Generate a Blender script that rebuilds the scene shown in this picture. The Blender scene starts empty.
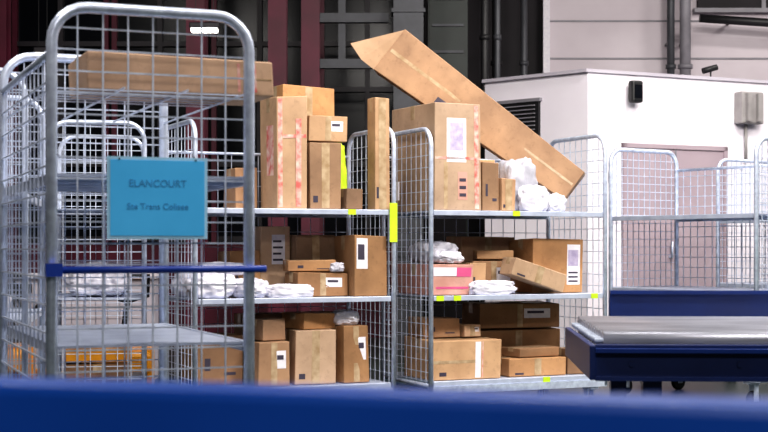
import bpy, bmesh, math, random
from mathutils import Vector, Matrix, noise
random.seed(7)
D2R=math.pi/180
scene=bpy.context.scene
scene.view_settings.view_transform='Standard'
try: scene.view_settings.look='Medium High Contrast'
except Exception: scene.view_settings.look='None'
scene.view_settings.exposure=-.12

# ---------------------------------------------------------------- materials
def mat(name,c,rough=.6,metal=0,c2=None,scale=6,bump=0,emis=None,es=0,spec=.5,rand=0,stretch=None,sat=0,scuff=0):
    m=bpy.data.materials.new(name); m.use_nodes=True
    nt=m.node_tree; b=nt.nodes['Principled BSDF']
    b.inputs['Roughness'].default_value=rough; b.inputs['Metallic'].default_value=metal
    b.inputs['Specular IOR Level'].default_value=spec
    if c2 is None: c2=tuple(x*.78 for x in c)
    tc=nt.nodes.new('ShaderNodeTexCoord'); mp=nt.nodes.new('ShaderNodeMapping')
    if stretch: mp.inputs['Scale'].default_value=stretch
    nt.links.new(tc.outputs['Object'],mp.inputs[0])
    n=nt.nodes.new('ShaderNodeTexNoise'); n.inputs['Scale'].default_value=scale; n.inputs['Detail'].default_value=5
    nt.links.new(mp.outputs[0],n.inputs['Vector'])
    r=nt.nodes.new('ShaderNodeValToRGB'); r.color_ramp.elements[0].position=.35; r.color_ramp.elements[1].position=.65
    r.color_ramp.elements[0].color=(*c2,1); r.color_ramp.elements[1].color=(*c,1)
    nt.links.new(n.outputs['Fac'],r.inputs[0])
    out=r.outputs[0]
    if scuff:
        n2=nt.nodes.new('ShaderNodeTexNoise'); n2.inputs['Scale'].default_value=22; n2.inputs['Detail'].default_value=8; n2.inputs['Roughness'].default_value=.7
        nt.links.new(tc.outputs['Object'],n2.inputs['Vector'])
        r2=nt.nodes.new('ShaderNodeMapRange'); r2.inputs[1].default_value=.54; r2.inputs[2].default_value=.70; r2.inputs[3].default_value=0; r2.inputs[4].default_value=scuff
        nt.links.new(n2.outputs['Fac'],r2.inputs[0])
        mx=nt.nodes.new('ShaderNodeMix'); mx.data_type='RGBA'
        nt.links.new(r2.outputs[0],mx.inputs['Factor']); nt.links.new(out,mx.inputs[6]); mx.inputs[7].default_value=(c[0]*.35,c[1]*.33,c[2]*.32,1)
        out=mx.outputs[2]
    if rand:
        oi=nt.nodes.new('ShaderNodeObjectInfo'); hs=nt.nodes.new('ShaderNodeHueSaturation')
        mr=nt.nodes.new('ShaderNodeMapRange'); mr.inputs[3].default_value=1-rand; mr.inputs[4].default_value=1+rand
        nt.links.new(oi.outputs['Random'],mr.inputs[0]); nt.links.new(mr.outputs[0],hs.inputs['Value'])
        m2=nt.nodes.new('ShaderNodeMath'); m2.operation='MULTIPLY'; m2.inputs[1].default_value=7.31
        m3=nt.nodes.new('ShaderNodeMath'); m3.operation='FRACT'
        mr2=nt.nodes.new('ShaderNodeMapRange'); mr2.inputs[3].default_value=.8; mr2.inputs[4].default_value=1.15
        nt.links.new(oi.outputs['Random'],m2.inputs[0]); nt.links.new(m2.outputs[0],m3.inputs[0]); nt.links.new(m3.outputs[0],mr2.inputs[0])
        nt.links.new(mr2.outputs[0],hs.inputs['Saturation'])
        nt.links.new(out,hs.inputs['Color']); out=hs.outputs[0]
    nt.links.new(out,b.inputs['Base Color'])
    if bump:
        bp=nt.nodes.new('ShaderNodeBump'); bp.inputs['Strength'].default_value=bump; bp.inputs['Distance'].default_value=.02
        nt.links.new(n.outputs['Fac'],bp.inputs['Height']); nt.links.new(bp.outputs[0],b.inputs['Normal'])
    if emis:
        b.inputs['Emission Color'].default_value=(*emis,1); b.inputs['Emission Strength'].default_value=es
    return m
M={}
M['card']=mat('cardboard',(.46,.265,.14),.7,c2=(.32,.18,.095),scale=5,rand=.3,bump=.18,scuff=.4)
M['cardd']=mat('cardboard_dark',(.31,.175,.095),.8,c2=(.22,.125,.068),scale=5,rand=.2,bump=.18,scuff=.4)
M['cardl']=mat('cardboard_light',(.58,.37,.22),.7,c2=(.45,.28,.16),scale=5,rand=.14,bump=.18,scuff=.35)
M['cardp']=mat('cardboard_pink',(.60,.34,.28),.7,c2=(.50,.25,.20),scale=7,scuff=.2)
M['seam']=mat('cardboard_seam',(.12,.06,.03),.9)
M['tape']=mat('packing_tape',(.54,.41,.27),.22,c2=(.38,.26,.15),scale=20)
M['redtape']=mat('red_white_tape',(.62,.14,.12),.4,c2=(.75,.56,.48),scale=22)
M['pinktape']=mat('pink_tape',(.70,.12,.28),.4)
M['label']=mat('paper_label',(.85,.82,.86),.6,c2=(.74,.71,.78),scale=30)
M['ink']=mat('ink',(.06,.05,.08),.6)
M['violet']=mat('violet_label',(.58,.52,.68),.5,c2=(.4,.34,.52),scale=28)
M['galv']=mat('galvanised_steel',(.76,.84,1.0),.3,.4,c2=(.56,.62,.78),scale=30)
M['wire']=mat('zinc_wire',(.70,.76,.90),.4,.3,c2=(.54,.60,.74),scale=30)
M['shelf']=mat('shelf_sheet',(.60,.66,.80),.4,.3,c2=(.48,.53,.67),scale=12)
M['rubber']=mat('rubber',(.02,.02,.022),.6)
M['blue']=mat('blue_paint',(.012,.095,.50),.35,c2=(.009,.08,.44),scale=4)
M['midblue']=mat('conveyor_blue_paint',(.007,.030,.17),.35,c2=(.006,.024,.14),scale=4)
M['navy']=mat('navy_paint',(.007,.021,.11),.4,c2=(.005,.016,.085),scale=5)
M['bluebar']=mat('blue_plastic',(.012,.05,.34),.4)
M['steel']=mat('roller_steel',(.62,.63,.72),.3,.6,c2=(.40,.41,.48),scale=9,stretch=(.3,5,5))
M['bag']=mat('white_poly_bag',(.84,.82,.90),.35,c2=(.60,.59,.68),scale=8,bump=.8)
M['bagg']=mat('grey_poly_bag',(.55,.54,.60),.35,c2=(.36,.36,.42),scale=8,bump=.8)
M['hivis']=mat('hivis_yellow',(.58,.80,.03),.5,c2=(.5,.7,.02),emis=(.6,.9,.03),es=.05)  # faint emission added to the yellow, which is no lamp
M['sign']=mat('sign_cyan',(.10,.55,1.0),.35,c2=(.085,.50,.93),scale=5)
M['signb']=mat('sign_lamination',(.45,.76,1.0),.2)
M['signt']=mat('sign_ink',(.05,.30,.62),.5)
M['white']=mat('white_plaster',(.86,.82,.88),.8,c2=(.80,.75,.82),scale=1.6,bump=.05)
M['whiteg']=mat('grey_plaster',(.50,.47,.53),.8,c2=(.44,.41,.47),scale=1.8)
M['panel']=mat('cladding',(.66,.60,.64),.6,c2=(.57,.51,.55),scale=1.2)
M['hall']=mat('hall_grey_wall',(.08,.08,.085),.8)
M['trim']=mat('grey_trim',(.26,.25,.28),.5)
M['dark']=mat('dark_wall',(.014,.010,.015),.7,c2=(.007,.005,.008),scale=2)
M['glass']=mat('night_glass',(.004,.005,.008),.2,c2=(.008,.009,.013),scale=1.2,spec=.18)
M['maroon']=mat('maroon_steel',(.13,.007,.033),.5,c2=(.085,.004,.021),scale=3)
M['frame']=mat('window_frame_grey',(.032,.027,.035),.5)
M['duct']=mat('grey_duct',(.08,.083,.095),.5,.3)
M['greend']=mat('dull_green_panel',(.020,.030,.027),.5)
M['black']=mat('black_plastic',(.012,.012,.014),.5)
M['greybox']=mat('grey_plastic',(.35,.33,.33),.5)
M['floor']=mat('floor_resin',(.035,.05,.045),.35,c2=(.022,.03,.028),scale=1.2)
M['green']=mat('floor_strip_green',(.015,.12,.05),.4)
M['ceil']=mat('ceiling_sheet',(.06,.06,.065),.8)
M['yellow']=mat('yellow_paint',(.95,.42,.02),.4,c2=(.8,.33,.02))
M['door']=mat('door_pinkgrey',(.42,.34,.38),.6,c2=(.36,.29,.33),scale=2)
M['lamp']=mat('lamp_glow',(1,1,1),.5,emis=(1,.97,.9),es=6)
M['red']=mat('red_sticker',(.6,.02,.02),.5)

# ---------------------------------------------------------------- mesh builder
class MB:
    def __init__(s): s.v=[];s.f=[];s.m=[];s.sm=[];s.mats=[]
    def mi(s,k):
        if k not in s.mats: s.mats.append(k)
        return s.mats.index(k)
    def box(s,a,b,k,T=None,bev=0):
        bm=bmesh.new(); bmesh.ops.create_cube(bm,size=1)
        sc=[b[i]-a[i] for i in range(3)]; ce=[(b[i]+a[i])/2 for i in range(3)]
        for v in bm.verts: v.co=Vector([v.co[i]*sc[i]+ce[i] for i in range(3)])
        if bev: bmesh.ops.bevel(bm,geom=bm.edges[:],offset=bev,segments=2,affect='EDGES',profile=.5)
        s.add(bm,k,T); bm.free()
    def add(s,bm,k,T=None,smooth=False):
        o=len(s.v); bm.verts.index_update(); mi=s.mi(k)
        for v in bm.verts: s.v.append(tuple((T@v.co) if T else v.co))
        for f in bm.faces: s.f.append([o+v.index for v in f.verts]); s.m.append(mi); s.sm.append(smooth)
    def tube(s,path,r,k,n=6,closed=False,cap=True):
        P=[Vector(p) for p in path]; o=len(s.v); mi=s.mi(k); N=len(P); ref=None
        for i,p in enumerate(P):
            if closed: t=(P[(i+1)%N]-P[i-1])
            else: t=(P[min(i+1,N-1)]-P[max(i-1,0)])
            t.normalize()
            if ref is None:
                ref=Vector((0,0,1)) if abs(t.z)<.9 else Vector((1,0,0))
            a=(ref-t*ref.dot(t)).normalized(); ref=a; b=t.cross(a)
            for j in range(n):
                an=2*math.pi*(j+.5)/n
                s.v.append(tuple(p+a*(r*math.cos(an))+b*(r*math.sin(an))))
        for i in range(N if closed else N-1):
            i2=(i+1)%N
            for j in range(n):
                j2=(j+1)%n
                s.f.append([o+i*n+j,o+i*n+j2,o+i2*n+j2,o+i2*n+j]); s.m.append(mi); s.sm.append(n>5)
        if cap and not closed:
            s.f.append([o+j for j in range(n)][::-1]); s.m.append(mi); s.sm.append(False)
            s.f.append([o+(N-1)*n+j for j in range(n)]); s.m.append(mi); s.sm.append(False)
    def build(s,name,parent=None,mw=None):
        me=bpy.data.meshes.new(name); me.from_pydata(s.v,[],s.f)
        for k in s.mats: me.materials.append(M[k])
        for p,m_,sm in zip(me.polygons,s.m,s.sm): p.material_index=m_; p.use_smooth=sm
        me.update()
        ob=bpy.data.objects.new(name,me); scene.collection.objects.link(ob)
        if parent: ob.parent=parent
        if mw is not None: ob.matrix_world=mw
        return ob
def empty(name,loc=(0,0,0),rz=0):
    e=bpy.data.objects.new(name,None); e.location=loc; e.rotation_euler=(0,0,rz); e.empty_display_size=.1
    scene.collection.objects.link(e); return e
def simple(name,a,b,k,T=None,bev=0):
    m=MB(); m.box(a,b,k,None,bev); return m.build(name,None,T)

# ---------------------------------------------------------------- roll cage
H=1.835
class Cage: pass
def arch(y0,y1,h,r=.11,z0=.2):
    pts=[(y0,z0),(y0,h-r)]
    for i in range(1,7):
        a=math.pi/2*i/6; pts.append((y0+r-r*math.cos(a),h-r+r*math.sin(a)))
    pts.append((y1-r,h))
    for i in range(1,7):
        a=math.pi/2*i/6; pts.append((y1-r+r*math.sin(a),h-r+r*math.cos(a)))
    pts.append((y1,z0)); return pts
def cage(ox,oy,deg,W,D,shelves=(.8,1.33),tr=.015,wr=.003,back=True,dx=.075,dz=.075,toph=None,tags=()):
    root=empty('roll_cage',(ox,oy,0),deg*D2R)
    fr=MB(); wi=MB()
    for x in (0,W):
        fr.tube([(x,y,z) for y,z in arch(0,D,H)],tr,'galv',8)
        ny=max(3,round(D/dx))
        for i in range(1,ny):
            y=D*i/ny; top=H-.005
            e=min(y,D-y)
            if e<.11: top=H-.11+math.sqrt(max(0,.11**2-(.11-e)**2))
            wi.tube([(x,y,.24),(x,y,top)],wr,'wire',4)
        z=.32
        while z<H-.04:
            ins=0
            if z>H-.11: ins=.11-math.sqrt(max(0,.11**2-(z-(H-.11))**2))
            wi.tube([(x+wr*1.8,ins,z),(x+wr*1.8,D-ins,z)],wr,'wire',4); z+=dz
        fr.tube([(x,0,.24),(x,D,.24)],tr*.9,'galv',6)
    if back:
        hb=H-.02
        n=round(W/(dx*1.2))
        for i in range(1,n): wi.tube([(W*i/n,D,.24),(W*i/n,D,hb-.12)],wr,'wire',4)
        z=.32
        while z<hb-.14: wi.tube([(0,D+wr*1.8,z),(W,D+wr*1.8,z)],wr,'wire',4); z+=dz*1.3
        fr.tube([(0,D,hb-.12),(W,D,hb-.12)],tr*.7,'galv',6)
    fr.build('side_frames',root); wi.build('wire_mesh',root)
    sh=MB()
    for z in (.27,)+tuple(shelves):
        sh.box((.02,.02,z-.012),(W-.02,D-.02,z-.004),'shelf')
        sh.box((.018,-.004,z-.034),(W-.018,.018,z-.002),'shelf',None,.003)
        sh.box((.018,D-.02,z-.034),(W-.018,D-.008,z-.002),'shelf')
        for x in (.2,.4,.6,.8):
            sh.box((W*x-.012,.02,z-.024),(W*x+.012,D-.02,z-.012),'shelf')
    sh.build('shelves',root)
    ba=MB()
    ba.box((-.01,-.01,.19),(W+.01,.03,.236),'galv'); ba.box((-.01,D-.03,.19),(W+.01,D+.01,.236),'galv')
    for x in (.08,W-.08):
        ba.box((x-.03,0,.175),(x+.03,D,.19),'galv')
        for y in (.07,D-.07):
            ba.box((x-.03,y-.03,.165),(x+.03,y+.03,.176),'galv')
            for sx in (-.024,.018): ba.box((x+sx,y-.02,.05),(x+sx+.006,y+.025,.168),'galv')
            ba.tube([(x-.016,y,.062),(x+.016,y,.062)],.062,'rubber',16)
            ba.tube([(x-.028,y,.062),(x+.028,y,.062)],.012,'galv',8)
    ba.build('wheeled_base',root)
    if tags:
        t=MB()
        for (x,z) in tags: t.box((x-.025,-.008,z-.034),(x+.025,-.0045,z-.002),'hivis')
        t.build('shelf_tags',root)
    c=Cage(); c.root=root; c.ox=ox;c.oy=oy;c.t=deg*D2R
    c.T=Matrix.Translation((ox,oy,0))@Matrix.Rotation(deg*D2R,4,'Z')
    return c

# ---------------------------------------------------------------- parcels
def cardbox(c,u,v,z,w,d,h,rot=0,k='card',tape='tape',label=None,flaps=False,name='cardboard_box',T=None,side_label=False,taper=0,endflap=False):
    m=MB()
    m.box((-w/2,-d/2,0),(w/2,d/2,h if not flaps else h*.985),k,None,.005)
    e=.0012
    if not flaps:
        m.box((-w/2+.01,-.003,h-.001),(w/2-.01,.003,h+.0006),'seam')
        if tape:
            tw=min(.028,d*.15)
            m.box((-w/2+.002,-tw,h),(w/2-.002,tw,h+e),tape)
            for sx in (-1,1):
                x=sx*w/2; m.box((min(x,x+sx*e),-tw,h-min(.09,h*.4)),(max(x,x+sx*e),tw,h),tape)
    else:
        m.box((-w/2+.012,-d/2+.012,h*.985),(w/2-.012,d/2-.012,h*.985+.001),'seam')
        for (sx,sy) in ((1,0),(-1,0),(0,1),(0,-1)):
            fl=min(w,d)*.36
            an=random.uniform(-45,15)*D2R
            if sx: T2=Matrix.Translation((sx*w/2,0,h*.985))@Matrix.Rotation(-sx*an,4,'Y'); m.box((0 if sx>0 else -fl,-d/2+.006,-.001),(fl if sx>0 else 0,d/2-.006,.003),k,T2)
            else: T2=Matrix.Translation((0,sy*d/2,h*.985))@Matrix.Rotation(sy*an,4,'X'); m.box((-w/2+.006,0 if sy>0 else -fl,-.001),(w/2-.006,fl if sy>0 else 0,.003),k,T2)
    yf=-d/2
    def fr(x0,x1,z0,z1,kk,o=0): m.box((x0,yf-e-o,z0),(x1,yf-o,z1),kk)
    if label=='white':
        fr(-w*.12,w*.32,h*.45,h*.88,'label')
        for i in range(4): fr(-w*.08,w*(.25-.05*(i%2)),h*(.5+.09*i),h*(.53+.09*i),'ink',e)
    elif label=='edge':
        fr(w*.12,w*.2,.01,h-.01,'label'); fr(w*.22,w*.235,.01,h-.01,'redtape'); fr(-w*.49,w*.12,h*.42,h*.5,'tape'); fr(-w*.4,-w*.3,h*.1,h*.2,'ink')
    elif label=='big':
        fr(-w*.24,w*.18,h*.45,h*.86,'label'); fr(-w*.17,w*.12,h*.56,h*.82,'violet',e)
        fr(w*.36,w*.45,.01,h-.01,'redtape'); fr(-w*.49,w*.49,h*.475,h*.50,'redtape')
        fr(-w*.3,-w*.22,.01,h*.45,'tape')
        fr(w*.0,w*.2,h*.1,h*.36,'cardp')
        for i in range(3): fr(w*.03,w*.17,h*(.13+.07*i),h*(.16+.07*i),'ink',e)
    elif label=='red':
        fr(-w*.46,-w*.32,.01,h-.01,'redtape'); fr(-w*.3,w*.46,h*.63,h*.66,'redtape')
        fr(w*.12,w*.3,h*.02,h*.8,'redtape',e)
    elif label=='right':
        fr(w*.18,w*.44,h*.15,h*.9,'label'); fr(w*.2,w*.4,h*.5,h*.8,'violet',e)
        for i in range(3): fr(w*.21,w*.4,h*(.2+.08*i),h*(.23+.08*i),'ink',e)
    elif label=='left':
        fr(-w*.44,-w*.1,h*.45,h*.95,'label'); fr(-w*.4,-w*.2,h*.6,h*.85,'ink',e)
    elif label=='print':
        fr(-w*.3,-w*.18,h*.3,h*.55,'ink'); fr(w*.1,w*.35,h*.2,h*.26,'ink')
    elif label=='pink':
        fr(-w*.45,w*.1,h*.62,h*.9,'label'); fr(w*.1,w*.45,h*.6,h*.9,'pinktape'); fr(-w*.4,w*.4,h*.2,h*.27,'pinktape')
    elif label=='small':
        fr(w*.05,w*.38,h*.4,h*.8,'label'); fr(w*.09,w*.3,h*.6,h*.7,'ink',e); fr(-.02,.02,.005,h-.003,'tape')
    elif label=='tapev':
        fr(-.025,.025,.005,h-.003,'tape'); fr(-w*.4,-w*.25,h*.1,h*.2,'ink')
    elif label=='stripes':
        for i in range(3): fr(w*(.30+.045*i),w*(.315+.045*i),h*.1,h*.9,'redtape')
        fr(-w*.49,w*.49,h*.46,h*.5,'tape')
    elif label=='long':
        fr(-w*.49,w*.49,h*.47,h*.54,'tape'); fr(-w*.2,-w*.1,h*.15,h*.3,'ink')
    if side_label:
        x=-w/2; m.box((x-e,-d*.3,h*.3),(x,d*.1,h*.75),'redtape')
    if endflap:
        # opened closure flap at the upper end (local -x end)
        x=-w/2; o=len(m.v); q=[(x,-d*.45,h*.98),(x-.22,-d*.9,h*.12),(x-.10,-d*.7,h*.0),(x,-d*.45,h*.0)]
        for dy in (0,.004):
            for p in q: m.v.append((p[0],p[1]+dy,p[2]))
        mi=m.mi('cardl')
        for f_ in ([0,1,2,3],[7,6,5,4],[0,4,5,1],[1,5,6,2],[2,6,7,3],[3,7,4,0]): m.f.append([o+i for i in f_]); m.m.append(mi); m.sm.append(False)
    if taper:
        m.v=[(x,y,h/2+(zz-h/2)*(1-taper*(max(-w/2,min(w/2,x))/w+.5))) for x,y,zz in m.v]
    # slight crush of the carton: trilinear corner offsets (top corners only)
    j=[[Vector((random.uniform(-1,1),random.uniform(-1,1),random.uniform(-1.4,.1)))*min(.010,.06*min(w,d,h)) for b_ in (0,1)] for a_ in (0,1)]
    nv=[]
    for x,y,zz in m.v:
        fx=min(1,max(0,x/w+.5)); fy=min(1,max(0,y/d+.5)); fz=min(1,max(0,zz/h))
        o_=Vector((0,0,0))
        for a_ in (0,1):
            for b_ in (0,1):
                o_+=j[a_][b_]*((fx if a_ else 1-fx)*(fy if b_ else 1-fy)*fz)
        nv.append((x+o_.x,y+o_.y,zz+o_.z))
    m.v=nv
    if T is None: T=c.T@Matrix.Translation((u,v,z-.001))@Matrix.Rotation(rot*D2R,4,'Z')
    return m.build(name,None,T)
def bag(c,u,v,z,w,d,h,rot=0,k='bag',name='white_parcel_bag',puff=.7):
    bm=bmesh.new(); bmesh.ops.create_cube(bm,size=1)
    bmesh.ops.subdivide_edges(bm,edges=bm.edges[:],cuts=15,use_grid_fill=True)
    sd=random.uniform(0,50)
    for ve in bm.verts:
        q=ve.co.copy()*2
        s=Vector((q.x*math.sqrt(max(0,1-q.y*q.y/2-q.z*q.z/2+q.y*q.y*q.z*q.z/3)),q.y*math.sqrt(max(0,1-q.x*q.x/2-q.z*q.z/2+q.x*q.x*q.z*q.z/3)),q.z*math.sqrt(max(0,1-q.y*q.y/2-q.x*q.x/2+q.y*q.y*q.x*q.x/3))))
        p=q.lerp(s,puff)
        nz=noise.noise(Vector((p.x*1.6+sd,p.y*1.6,p.z*1.3)))*.34+noise.noise(Vector((p.x*4+sd,p.y*4,p.z*4)))*.22-abs(noise.noise(Vector((p.x*3+sd,p.y*7,p.z*5))))*.22
        p=p*(1+nz*.5)
        zz=max(0.0,(p.z+.8)/1.8)
        ve.co=Vector((max(-1,min(1,p.x))*w/2,max(-1,min(1,p.y))*d/2,min(zz,1.1)*h))
    m=MB(); m.add(bm,k,None,True); bm.free()
    T=c.T@Matrix.Translation((u,v,z-.001))@Matrix.Rotation(rot*D2R,4,'Z')
    return m.build(name,None,T)

# ---------------------------------------------------------------- camera
cam=bpy.data.cameras.new('camera'); co=bpy.data.objects.new('camera',cam); scene.collection.objects.link(co)
cam.sensor_width=36; cam.lens=36*1400/768
co.location=(0,0,1.1); co.rotation_euler=(math.pi/2,0,0)
cam.shift_y=(247-216)/768
cam.dof.use_dof=True; cam.dof.focus_distance=8.8; cam.dof.aperture_fstop=5.6
scene.camera=co

# ---------------------------------------------------------------- room
simple('floor',(-9,-4,-.1),(9,17,0),'floor')
simple('ceiling',(-9,-4,6),(9,17,6.1),'ceil')
simple('wall_left',(-9.1,-4,0),(-9,17,6),'dark')
simple('wall_right',(9,-4,0),(9.1,17,6),'hall')
simple('wall_front',(-9,-4.1,0),(9,-4,6),'hall')
m=MB(); m.box((-9,17,0),(1.95,17.1,6),'dark'); m.box((-9,16.96,0),(.3,17,1.15),'maroon'); m.build('wall_back')
m=MB(); m.box((1.95,16.8,0),(9,17.1,6),'panel')
for z in (2.9,3.35,3.8,4.4): m.box((1.95,16.785,z),(9,16.8,z+.02),'trim')
m.box((1.9,16.7,0),(1.98,16.8,6),'label')
m.build('wall_clad_panels')

for i,x in enumerate((-5.1,-3.9,-2.7,-1.5,-.2,)):
    m=MB(); w=.55
    m.box((x-w,16.93,1.2),(x+w,16.955,4.6),'glass')
    for sx in (-w,0,w): m.box((x+sx-.03,16.86,1.15),(x+sx+.03,16.93,4.65),'maroon' if sx else 'frame')
    for z in (1.2,2.1,3.0,3.55,4.6): m.box((x-w,16.87,z-.03),(x+w,16.93,z+.03),'frame')
    m.build('window_%d'%(i+1))
for x in (-1.16,-.80,-2.05,-4.2):
    m=MB(); m.box((x-.1,15.2,0),(x+.1,15.22,6),'maroon'); m.box((x-.1,15.38,0),(x+.1,15.4,6),'maroon'); m.box((x-.012,15.22,0),(x+.012,15.38,6),'maroon')
    m.box((x-.15,15.15,0),(x+.15,15.45,.02),'maroon')
    m.build('steel_column')
m=MB(); m.box((.1,14.9,0),(.42,15.2,5.9),'duct'); 
for z in (1,2,3,3.6,4.4): m.box((.08,14.88,z),(.44,15.22,z+.04),'duct')
m.build('ventilation_duct')
m=MB(); m.box((.5,15.9,0),(.95,16.1,4.6),'greend'); m.box((.52,15.88,.1),(.93,15.9,2.1),'dark'); m.box((.52,15.88,2.2),(.93,15.9,4.5),'greend')
for z in (3.0,3.3,3.6,3.9): m.box((.55,15.86,z),(.9,15.88,z+.03),'duct')
m.build('electrical_cabinet')
m=MB()
for z in (3.05,3.55): m.box((-.7,15.25,z),(.05,15.35,z+.10),'duct'); 
m.box((-.5,15.3,3.1),(-.42,15.36,6),'duct'); m.build('cable_tray')
for (x,y,r,k) in ((1.02,14.2,.04,'black'),(1.15,14.2,.03,'duct'),(1.3,16.2,.05,'black'),(1.62,16.2,.04,'duct'),(3.38,16.5,.045,'duct'),(3.55,16.5,.065,'trim')):
    m=MB(); m.tube([(x,y,0 if x<3 else 2.2),(x,y,6)],r,k,12)
    for z in (1.5,3.2,4.2):
        m.tube([(x,y,z),(x,y,z+.05)],r*1.35,k,12)
    m.box((x-.015,y,3.5),(x+.015,y+(.28 if y>16 else .1),3.53),k)
    m.build('wall_pipe')
m=MB(); m.tube([(3.7,16.4,3.78),(4.6,16.4,3.72),(8.9,16.4,3.68)],.05,'black',10); m.box((4.1,16.4,3.76),(4.13,16.79,3.78),'black'); m.build('horizontal_pipe')
m=MB(); m.box((3.75,16.7,3.95),(5.4,16.79,4.6),'dark'); m.box((3.7,16.68,3.9),(5.45,16.79,3.95),'trim'); m.box((4.5,16.68,3.95),(4.55,16.7,4.6),'trim'); m.build('window_6')
for (x,y,z,k,s) in ((-1.82,14.2,3.28,'lamp',.13),(-3.46,14.2,3.03,'lamp',.06)):
    m=MB(); m.box((x-s,y-.06,z),(x+s,y+.06,z+.035),k); m.box((x-s-.02,y-.07,z+.035),(x+s+.02,y+.07,z+.09),'frame',None,.01)
    m.tube([(x-s*.7,y,z+.09),(x-s*.7,y,6)],.004,'black',4); m.tube([(x+s*.7,y,z+.09),(x+s*.7,y,6)],.004,'black',4)
    m.build('pendant_lamp')

# white technical room (angled corner)
P=[(1.82,12.5),(5.42,14.22),(5.6,16.6),(1.45,16.6),(.96,13.32)]
def prism(m,P,z0,z1,k):
    n=len(P); o=len(m.v); mi=m.mi(k)
    for z in (z0,z1):
        for p in P: m.v.append((p[0],p[1],z))
    for i in range(n):
        j=(i+1)%n; m.f.append([o+i,o+j,o+n+j,o+n+i]); m.m.append(mi); m.sm.append(False)
    m.f.append([o+n+i for i in range(n)]); m.m.append(mi); m.sm.append(False)
    m.f.append([o+i for i in range(n)][::-1]); m.m.append(mi); m.sm.append(False)
m=MB(); prism(m,P,0,2.66,'white')
cx=sum(p[0] for p in P)/5; cy=sum(p[1] for p in P)/5
prism(m,[((p[0]-cx)*1.015+cx,(p[1]-cy)*1.015+cy) for p in P],2.66,2.69,'whiteg')
aR=math.atan2(1.72,3.6); TR=Matrix.Translation((1.82,12.5,0))@Matrix.Rotation(aR,4,'Z')
aL=math.atan2(-.82,.86); TL=Matrix.Translation((.96,13.32,0))@Matrix.Rotation(aL,4,'Z')
m.build('wall_technical_room')
m=MB()
m.box((.20,-.03,2.10),(.66,0,2.46),'black'); 
for i in range(8): m.box((.24,-.045,2.14+.037*i),(.62,-.03,2.15+.037*i),'trim')
m.box((.18,-.04,2.44),(.68,0,2.47),'trim')
m.build('vent_grille',None,TL)
m=MB(); m.box((.40,-.12,2.40),(.52,-.04,2.60),'black',None,.02); m.box((.44,-.06,2.44),(.48,0,2.5),'black'); m.box((.42,-.125,2.44),(.50,-.12,2.56),'glass')
m.build('wall_floodlight',None,TR)
m=MB(); m.box((1.64,-.12,2.26),(1.90,0,2.56),'greybox',None,.012); m.box((1.68,-.16,2.28),(1.72,-.12,2.54),'greybox'); m.box((1.80,-.16,2.28),(1.84,-.12,2.54),'greybox'); m.tube([(1.76,-.03,2.26),(1.76,-.03,1.9)],.015,'greybox',8)
m.build('junction_box',None,TR)
m=MB(); m.box((.40,-.02,0.01),(1.5,0,2.0),'door'); m.box((.36,-.035,0.01),(.40,0,2.04),'door'); m.box((1.5,-.035,0.01),(1.54,0,2.04),'door'); m.box((.36,-.035,2.0),(1.54,0,2.04),'door'); m.box((.94,-.03,.01),(.955,0,2.0),'trim'); m.tube([(.88,-.06,1.0),(.88,-.06,1.15)],.012,'galv',8); m.box((.87,-.06,1.0),(.89,-.015,1.02),'galv')
m.build('door_1',None,TR)
m=MB(); m.tube([(0,0,0),(0,0,.1)],.008,'black',6); m.tube([(-.08,-.02,.1),(.06,0,.14)],.03,'black',10); m.box((-.04,-.04,-.005),(.04,.04,.005),'black')
m.build('security_camera',None,Matrix.Translation((3.15,13.5,2.694)))

# low wall at the left rear with cables
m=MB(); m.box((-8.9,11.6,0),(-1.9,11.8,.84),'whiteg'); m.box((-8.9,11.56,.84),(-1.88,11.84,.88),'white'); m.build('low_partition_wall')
m=MB()
for i in range(4):
    x=-3.3+.09*i; pts=[]
    for t in range(15):
        a=t/14; pts.append((x+a*.55-.1*i*a, 11.5-.01*i, .82-.28*math.sin(a*math.pi*.9)-.25*a*(i%2)))
    m.tube(pts,.012,'black',6)
m.box((-3.42,11.46,.72),(-2.9,11.55,.8),'black',None,.01)
m.build('hanging_cable_bundle')

def pallet_jack(x,y,rz):
    r=empty('pallet_jack',(x,y,0),rz)
    m=MB()
    for s in (-.2,.2): m.box((-1.1,s-.07,.09),(0,s+.07,.15),'yellow',None,.015); m.tube([(-1.0,s-.03,.045),(-1.0,s+.03,.045)],.045,'rubber',12)
    m.box((-.02,-.28,.09),(.2,.28,.40),'yellow',None,.03); m.box((.16,-.2,.2),(.36,.2,.36),'yellow',None,.03)
    m.box((.02,-.2,.40),(.16,.2,.43),'black')
    m.tube([(.24,-.06,.09),(.24,.06,.09)],.09,'rubber',16); m.box((.18,-.05,.08),(.28,.05,.22),'black')
    m.build('forks_and_body',r)
    m=MB(); m.tube([(.26,0,.36),(.42,0,.72)],.02,'black',8); m.tube([(.42,0,.72),(.44,-.14,.76),(.52,-.12,.9),(.52,.12,.9),(.44,.14,.76),(.42,0,.72)],.015,'black',8)
    m.build('tiller',r)
pallet_jack(-1.98,10.1,-62*D2R); pallet_jack(-2.88,10.3,-65*D2R)
simple('green_floor_strip',(1.6,7.4,0.001),(7,8.2,.004),'green')  # thin green strip laid flat on the floor

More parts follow.
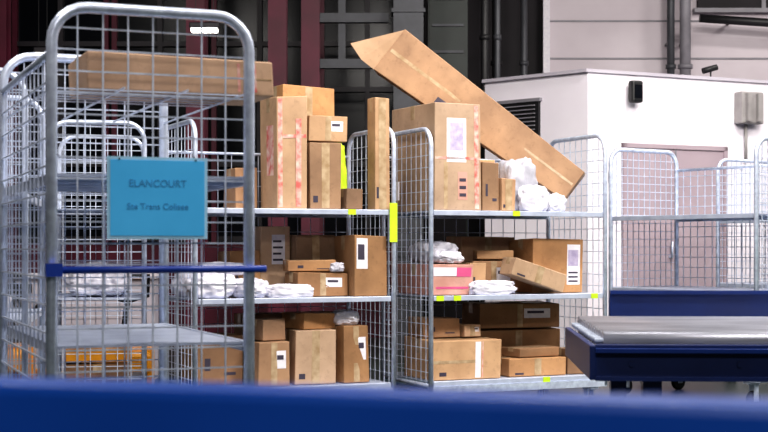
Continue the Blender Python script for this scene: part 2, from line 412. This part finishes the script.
# ---------------------------------------------------------------- cages
A=cage(-.433,4.49,112,1.2,.623,tr=.018,wr=.0036,dx=.078,dz=.066)
B=cage(-1.091,8.088,24,1.26,.72,tags=((.98,1.33),))
C=cage(.29,8.64,24,1.264,.72,tags=((.6,1.33),(.06,.8),(.18,.8),(.82,.27),(1.18,.8)))
Dg=cage(-1.42,8.3,100,1.1,.55)
G=cage(-1.50,5.85,100,1.1,.6)
E=cage(1.70,10.5,-54,1.36,.72,wr=.0035,dx=.06,dz=.06,tr=.017)
F=cage(2.80,11.75,-54,1.2,.72,wr=.0035,dx=.06,dz=.06)
m=MB(); m.tube([(-.02,-.05,1.03),(-.02,.64,1.03)],.012,'bluebar',8); m.box((-.035,.595,1.01),(-.018,.645,1.05),'bluebar'); m.build('blue_locking_bar',A.root)
m=MB()
for i in range(6): m.tube([(.12+.08*i,.0,1.598),(.12+.08*i,.61,1.598)],.003,'wire',4)
for y in (.0,.2,.4,.61): m.tube([(0,y,1.594),(1.2,y,1.594)],.004,'wire',4)
m.build('wire_shelf',A.root)
m=MB(); m.box((1.225,-.02,1.13),(1.275,-.0155,1.37),'hivis'); m.build('hivis_strip',B.root)
m=MB(); m.box((-.03,.42,1.40),(-.022,.50,1.52),'label'); m.build('paper_tag',C.root)
m=MB(); m.box((-.02,-.01,1.58),(-.016,.05,1.66),'label'); m.box((-.024,0,1.60),(-.02,.04,1.64),'red'); m.build('red_tag',E.root)

# blue sign on cage A end panel
an=22*D2R; yc=.303
sp=A.T@Vector((-.03,yc,1.252))
S=Matrix.Translation(sp)@Matrix.Rotation(an,4,'Z')
m=MB(); m.box((-.158,-.0015,-.127),(.158,.0015,.127),'signb'); m.box((-.148,-.003,-.117),(.148,-.0015,.117),'sign')
for sx in (-.12,.12): m.tube([(sx,-.004,.118),(sx,.02,.13)],.003,'black',6)
sg=m.build('laminated_sign',None,S)
def txt(body,size,x,z):
    cu=bpy.data.curves.new('sign_text','FONT'); cu.body=body; cu.size=size; cu.align_x='CENTER'; cu.extrude=.0003; cu.offset=0
    o=bpy.data.objects.new('sign_text',cu); scene.collection.objects.link(o); cu.materials.append(M['signt'])
    o.parent=sg; o.location=(x,-.0036,z); o.rotation_euler=(math.pi/2,0,0)
txt('ELANCOURT',.031,0,.035); txt('Ste Trans Colisee',.027,0,-.035)

# ---------------------------------------------------------------- parcels
cardbox(A,.32,.178,1.603,.62,.34,.125,rot=270,k='card',label='stripes',name='long_cardboard_box')
# B top
cardbox(B,.615,.2,1.33,.19,.3,.68,label='red',side_label=True,k='cardl')
cardbox(B,.83,.19,1.33,.2,.28,.41,label='tapev')
cardbox(B,.85,.19,1.741,.25,.26,.165,k='cardl',label='small')
cardbox(B,.865,.55,1.33,.36,.25,.79,label='tapev')
cardbox(B,1.01,.1,1.33,.11,.14,.13,k='cardd')
cardbox(B,1.19,.07,1.33,.10,.12,.69,k='cardl',label='tapev')
cardbox(B,.42,.45,1.33,.14,.25,.26)
bag(B,1.01,.3,1.33,.08,.14,.42,k='hivis',name='hivis_pouch',puff=.4)
# B middle
cardbox(B,.64,.55,.8,.20,.25,.44,k='cardl',label='white')
cardbox(B,.885,.46,.8,.27,.24,.38,label='tapev')
cardbox(B,1.125,.22,.8,.22,.36,.38,label='left')
cardbox(B,.83,.21,.8,.34,.2,.15,k='cardd',label='small',rot=4)
cardbox(B,.79,.22,.953,.30,.16,.07,k='card',rot=-9,label='print'); bag(B,.93,.14,.95,.10,.1,.06,k='bagg',name='grey_parcel_bag')
bag(B,.14,.16,.8,.30,.26,.15); bag(B,.36,.12,.8,.22,.22,.12,rot=20); bag(B,.2,.5,.8,.4,.22,.16,rot=-5); bag(B,.25,.28,.93,.3,.2,.08)
bag(B,.60,.06,.8,.30,.10,.08,puff=.5); cardbox(B,.43,.5,.8,.2,.25,.28,k='card',label='print')
# B bottom
cardbox(B,.50,.2,.27,.2,.3,.27,label='small'); cardbox(B,.50,.2,.541,.16,.2,.13,k='cardd',rot=12)
cardbox(B,.79,.25,.27,.26,.34,.33,rot=-5,label='tapev',k='cardl'); cardbox(B,1.03,.2,.27,.18,.26,.35,rot=6,k='card',label='small')
cardbox(B,.22,.4,.27,.3,.3,.30,k='cardd',label='print')
cardbox(B,.76,.58,.27,.6,.22,.42,k='cardd',label='print')
cardbox(B,.80,.26,.60,.24,.24,.10,rot=14,k='card')
bag(B,1.02,.2,.621,.17,.2,.09,rot=-12)
# C top
cardbox(C,.205,.355,1.33,.33,.64,.68,k='cardl',label='big')
cardbox(C,.445,.15,1.33,.12,.2,.31,label='print')
cardbox(C,.56,.13,1.33,.10,.18,.21,label='tapev',rot=5)
cardbox(C,.50,.36,1.33,.2,.14,.34,k='cardl')
bag(C,.70,.15,1.33,.24,.2,.34,puff=.6,k='bagg',name='grey_parcel_bag'); bag(C,.75,.045,1.33,.22,.085,.17); bag(C,.92,.07,1.33,.16,.12,.12)
L=Vector((1.262,9.25,1.496)); U=Vector((.045,9.5,2.43))
ax=(U-L).normalized(); f=Vector((.12,-1,-.10)); f=(f-ax*f.dot(ax)).normalized(); n=ax.cross(f)
if n.z<0: n=-n
R=Matrix((-ax,-f,n)).transposed()
hh=.35
T=Matrix.Translation((L+U)/2 - n*(hh/2))@R.to_4x4()
cardbox(None,0,0,0,(U-L).length,.15,hh,T=T,label='long',name='long_cardboard_box',taper=.32,endflap=True,k='card')
# C middle
cardbox(C,.18,.32,.8,.28,.5,.2,k='cardp',label='pink')
bag(C,.16,.30,1.0,.26,.44,.14,k='bagg',name='grey_parcel_bag'); bag(C,.18,.16,1.0,.2,.2,.08)
cardbox(C,.66,.595,.8,.40,.2,.38,label='tapev')
cardbox(C,1.01,.325,.8,.38,.30,.36,label='right')
cardbox(C,.60,.34,.8,.28,.2,.22,rot=-12,k='card',label='small'); cardbox(C,.62,.34,1.022,.24,.18,.06,rot=-20,k='cardl')
cardbox(C,.41,.24,.8,.11,.16,.2,k='cardl',label='print')
th=18*D2R
TT=C.T@Matrix.Translation((.96,.09,.801))@Matrix.Rotation(th,4,'Y')@Matrix.Translation((-.21,0,0))
cardbox(None,0,0,0,.40,.16,.12,T=TT,k='cardl',label='tapev')
bag(C,.46,.065,.8,.34,.12,.09,puff=.5)
# C bottom
cardbox(C,.27,.25,.27,.48,.42,.255,k='cardl',label='edge')
cardbox(C,.18,.33,.526,.26,.24,.13,label='print',k='card'); cardbox(C,.38,.3,.526,.13,.2,.08,label='small',k='cardl',rot=9)
cardbox(C,.84,.54,.27,.64,.3,.29,label='tapev'); cardbox(C,.86,.54,.561,.60,.28,.17,k='cardd',label='small',rot=-2)
cardbox(C,.80,.2,.27,.42,.26,.12,label='tapev',k='card'); cardbox(C,.82,.2,.391,.32,.2,.06,rot=7,k='cardd')
cardbox(C,1.12,.2,.27,.15,.24,.17,rot=-6,k='cardd')
bag(Dg,.4,.28,.8,.5,.4,.16); bag(Dg,.8,.28,.8,.3,.4,.2)
cardbox(Dg,.5,.28,.27,.5,.4,.12,k='cardd')
bag(G,.5,.3,.8,.6,.4,.12)
# yellow tote on the rear-left cage
m=MB()
m.box((-.19,-.15,0),(.19,.15,.01),'yellow')
for a,b_ in (((-.2,-.16,0),(-.19,.16,.18)),((.19,-.16,0),(.2,.16,.18)),((-.2,-.16,0),(.2,-.15,.18)),((-.2,.15,0),(.2,.16,.18)),
             ((-.215,-.175,.165),(.215,-.16,.185)),((-.215,.16,.165),(.215,.175,.185)),((-.215,-.16,.165),(-.2,.16,.185)),((.2,-.16,.165),(.215,.16,.185))): m.box(a,b_,'yellow')
m.build('yellow_tote',None,Dg.T@Matrix.Translation((.5,.28,.392))@Matrix.Rotation(math.pi/2,4,'Z'))

# ---------------------------------------------------------------- roller conveyor, right
r=empty('roller_conveyor')
cr=Matrix.Translation((.83,5.3,0))@Matrix.Rotation(-3*D2R,4,'Z')
m=MB()
for i in range(13):
    y=.02+i*.09; m.tube([(0,y,.745),(3.2,y,.745)],.04,'steel',20); m.tube([(-.03,y,.745),(3.23,y,.745)],.01,'galv',8)
m.build('rollers',r,cr)
m=MB()
m.box((-.035,-.045,.60),(3.24,-.03,.735),'navy',None,.004); m.box((-.035,-.08,.60),(3.24,-.045,.615),'navy'); m.box((-.035,-.08,.705),(3.24,-.045,.72),'midblue')
m.box((-.055,-.045,.60),(-.03,1.16,.73),'navy',None,.004); m.box((3.235,-.045,.60),(3.26,1.16,.73),'navy')
m.box((.15,1.16,.62),(3.24,1.2,.90),'midblue',None,.006); m.box((.15,1.13,.885),(3.24,1.2,.90),'midblue')
for i in range(8): m.tube([(.1+.4*i,-.054,.66),(.1+.4*i,-.044,.66)],.010,'navy',8)
m.build('side_frame',r,cr)
m=MB()
for x in (.18,1.6,3.1):
    for y in (.0,1.1):
        m.box((x-.035,y-.035,.02),(x+.035,y+.035,.61),'navy'); m.box((x-.07,y-.07,0),(x+.07,y+.07,.02),'navy')
    m.box((x-.025,0,.25),(x+.025,1.1,.30),'navy')
m.box((.18,-.02,.25),(3.1,.02,.30),'navy')
m.build('legs',r,cr)

# foreground blue beam
b=empty('blue_conveyor_rail',(0,1.2,0),math.atan2(-.21,.76))
m=MB(); m.box((-1.2,-.03,.80),(1.2,.03,.978),'blue',None,.01); m.box((-1.2,-.06,.80),(1.2,-.03,.815),'blue'); m.build('beam',b)
m=MB()
for x in (-1.1,1.1): m.box((x-.03,-.03,.012),(x+.03,.03,.80),'navy'); m.box((x-.07,-.07,0),(x+.07,.07,.012),'navy')
m.build('posts',b)

# ---------------------------------------------------------------- lights
def area(x,y,z,sx,sy,e,rot=(0,0,0),col=(1,.95,.90)):
    l=bpy.data.lights.new('ceiling_and_fill_light','AREA'); l.shape='RECTANGLE'; l.size=sx; l.size_y=sy; l.energy=e; l.color=col
    o=bpy.data.objects.new('ceiling_and_fill_lamp',l); o.location=(x,y,z); o.rotation_euler=rot; scene.collection.objects.link(o)
    m=MB(); m.box((-sx/2-.05,-sy/2-.05,.01),(sx/2+.05,sy/2+.05,.09),'greybox'); m.tube([(0,0,.09),(0,0,.6)],.01,'black',6)
    m.build('housing',o)
for (x,y,e) in ((-3,4,130),(0,3.5,105),(3.6,5,400),(-3.2,8,65),(.9,6.6,180),(3.6,9.6,200),(6,8,120),(6,13,120),(.5,-2.5,190)):  # unseen lamps; the last, behind the camera, is added fill for the blue rail
    area(x,y,5.3,1.6,.5,e,((28 if 0<y<7 else 45 if y<0 else 10)*D2R,0,0))
w=bpy.data.worlds.new('world'); scene.world=w; w.use_nodes=True
w.node_tree.nodes['Background'].inputs[0].default_value=(.5,.55,.7,1); w.node_tree.nodes['Background'].inputs[1].default_value=.1
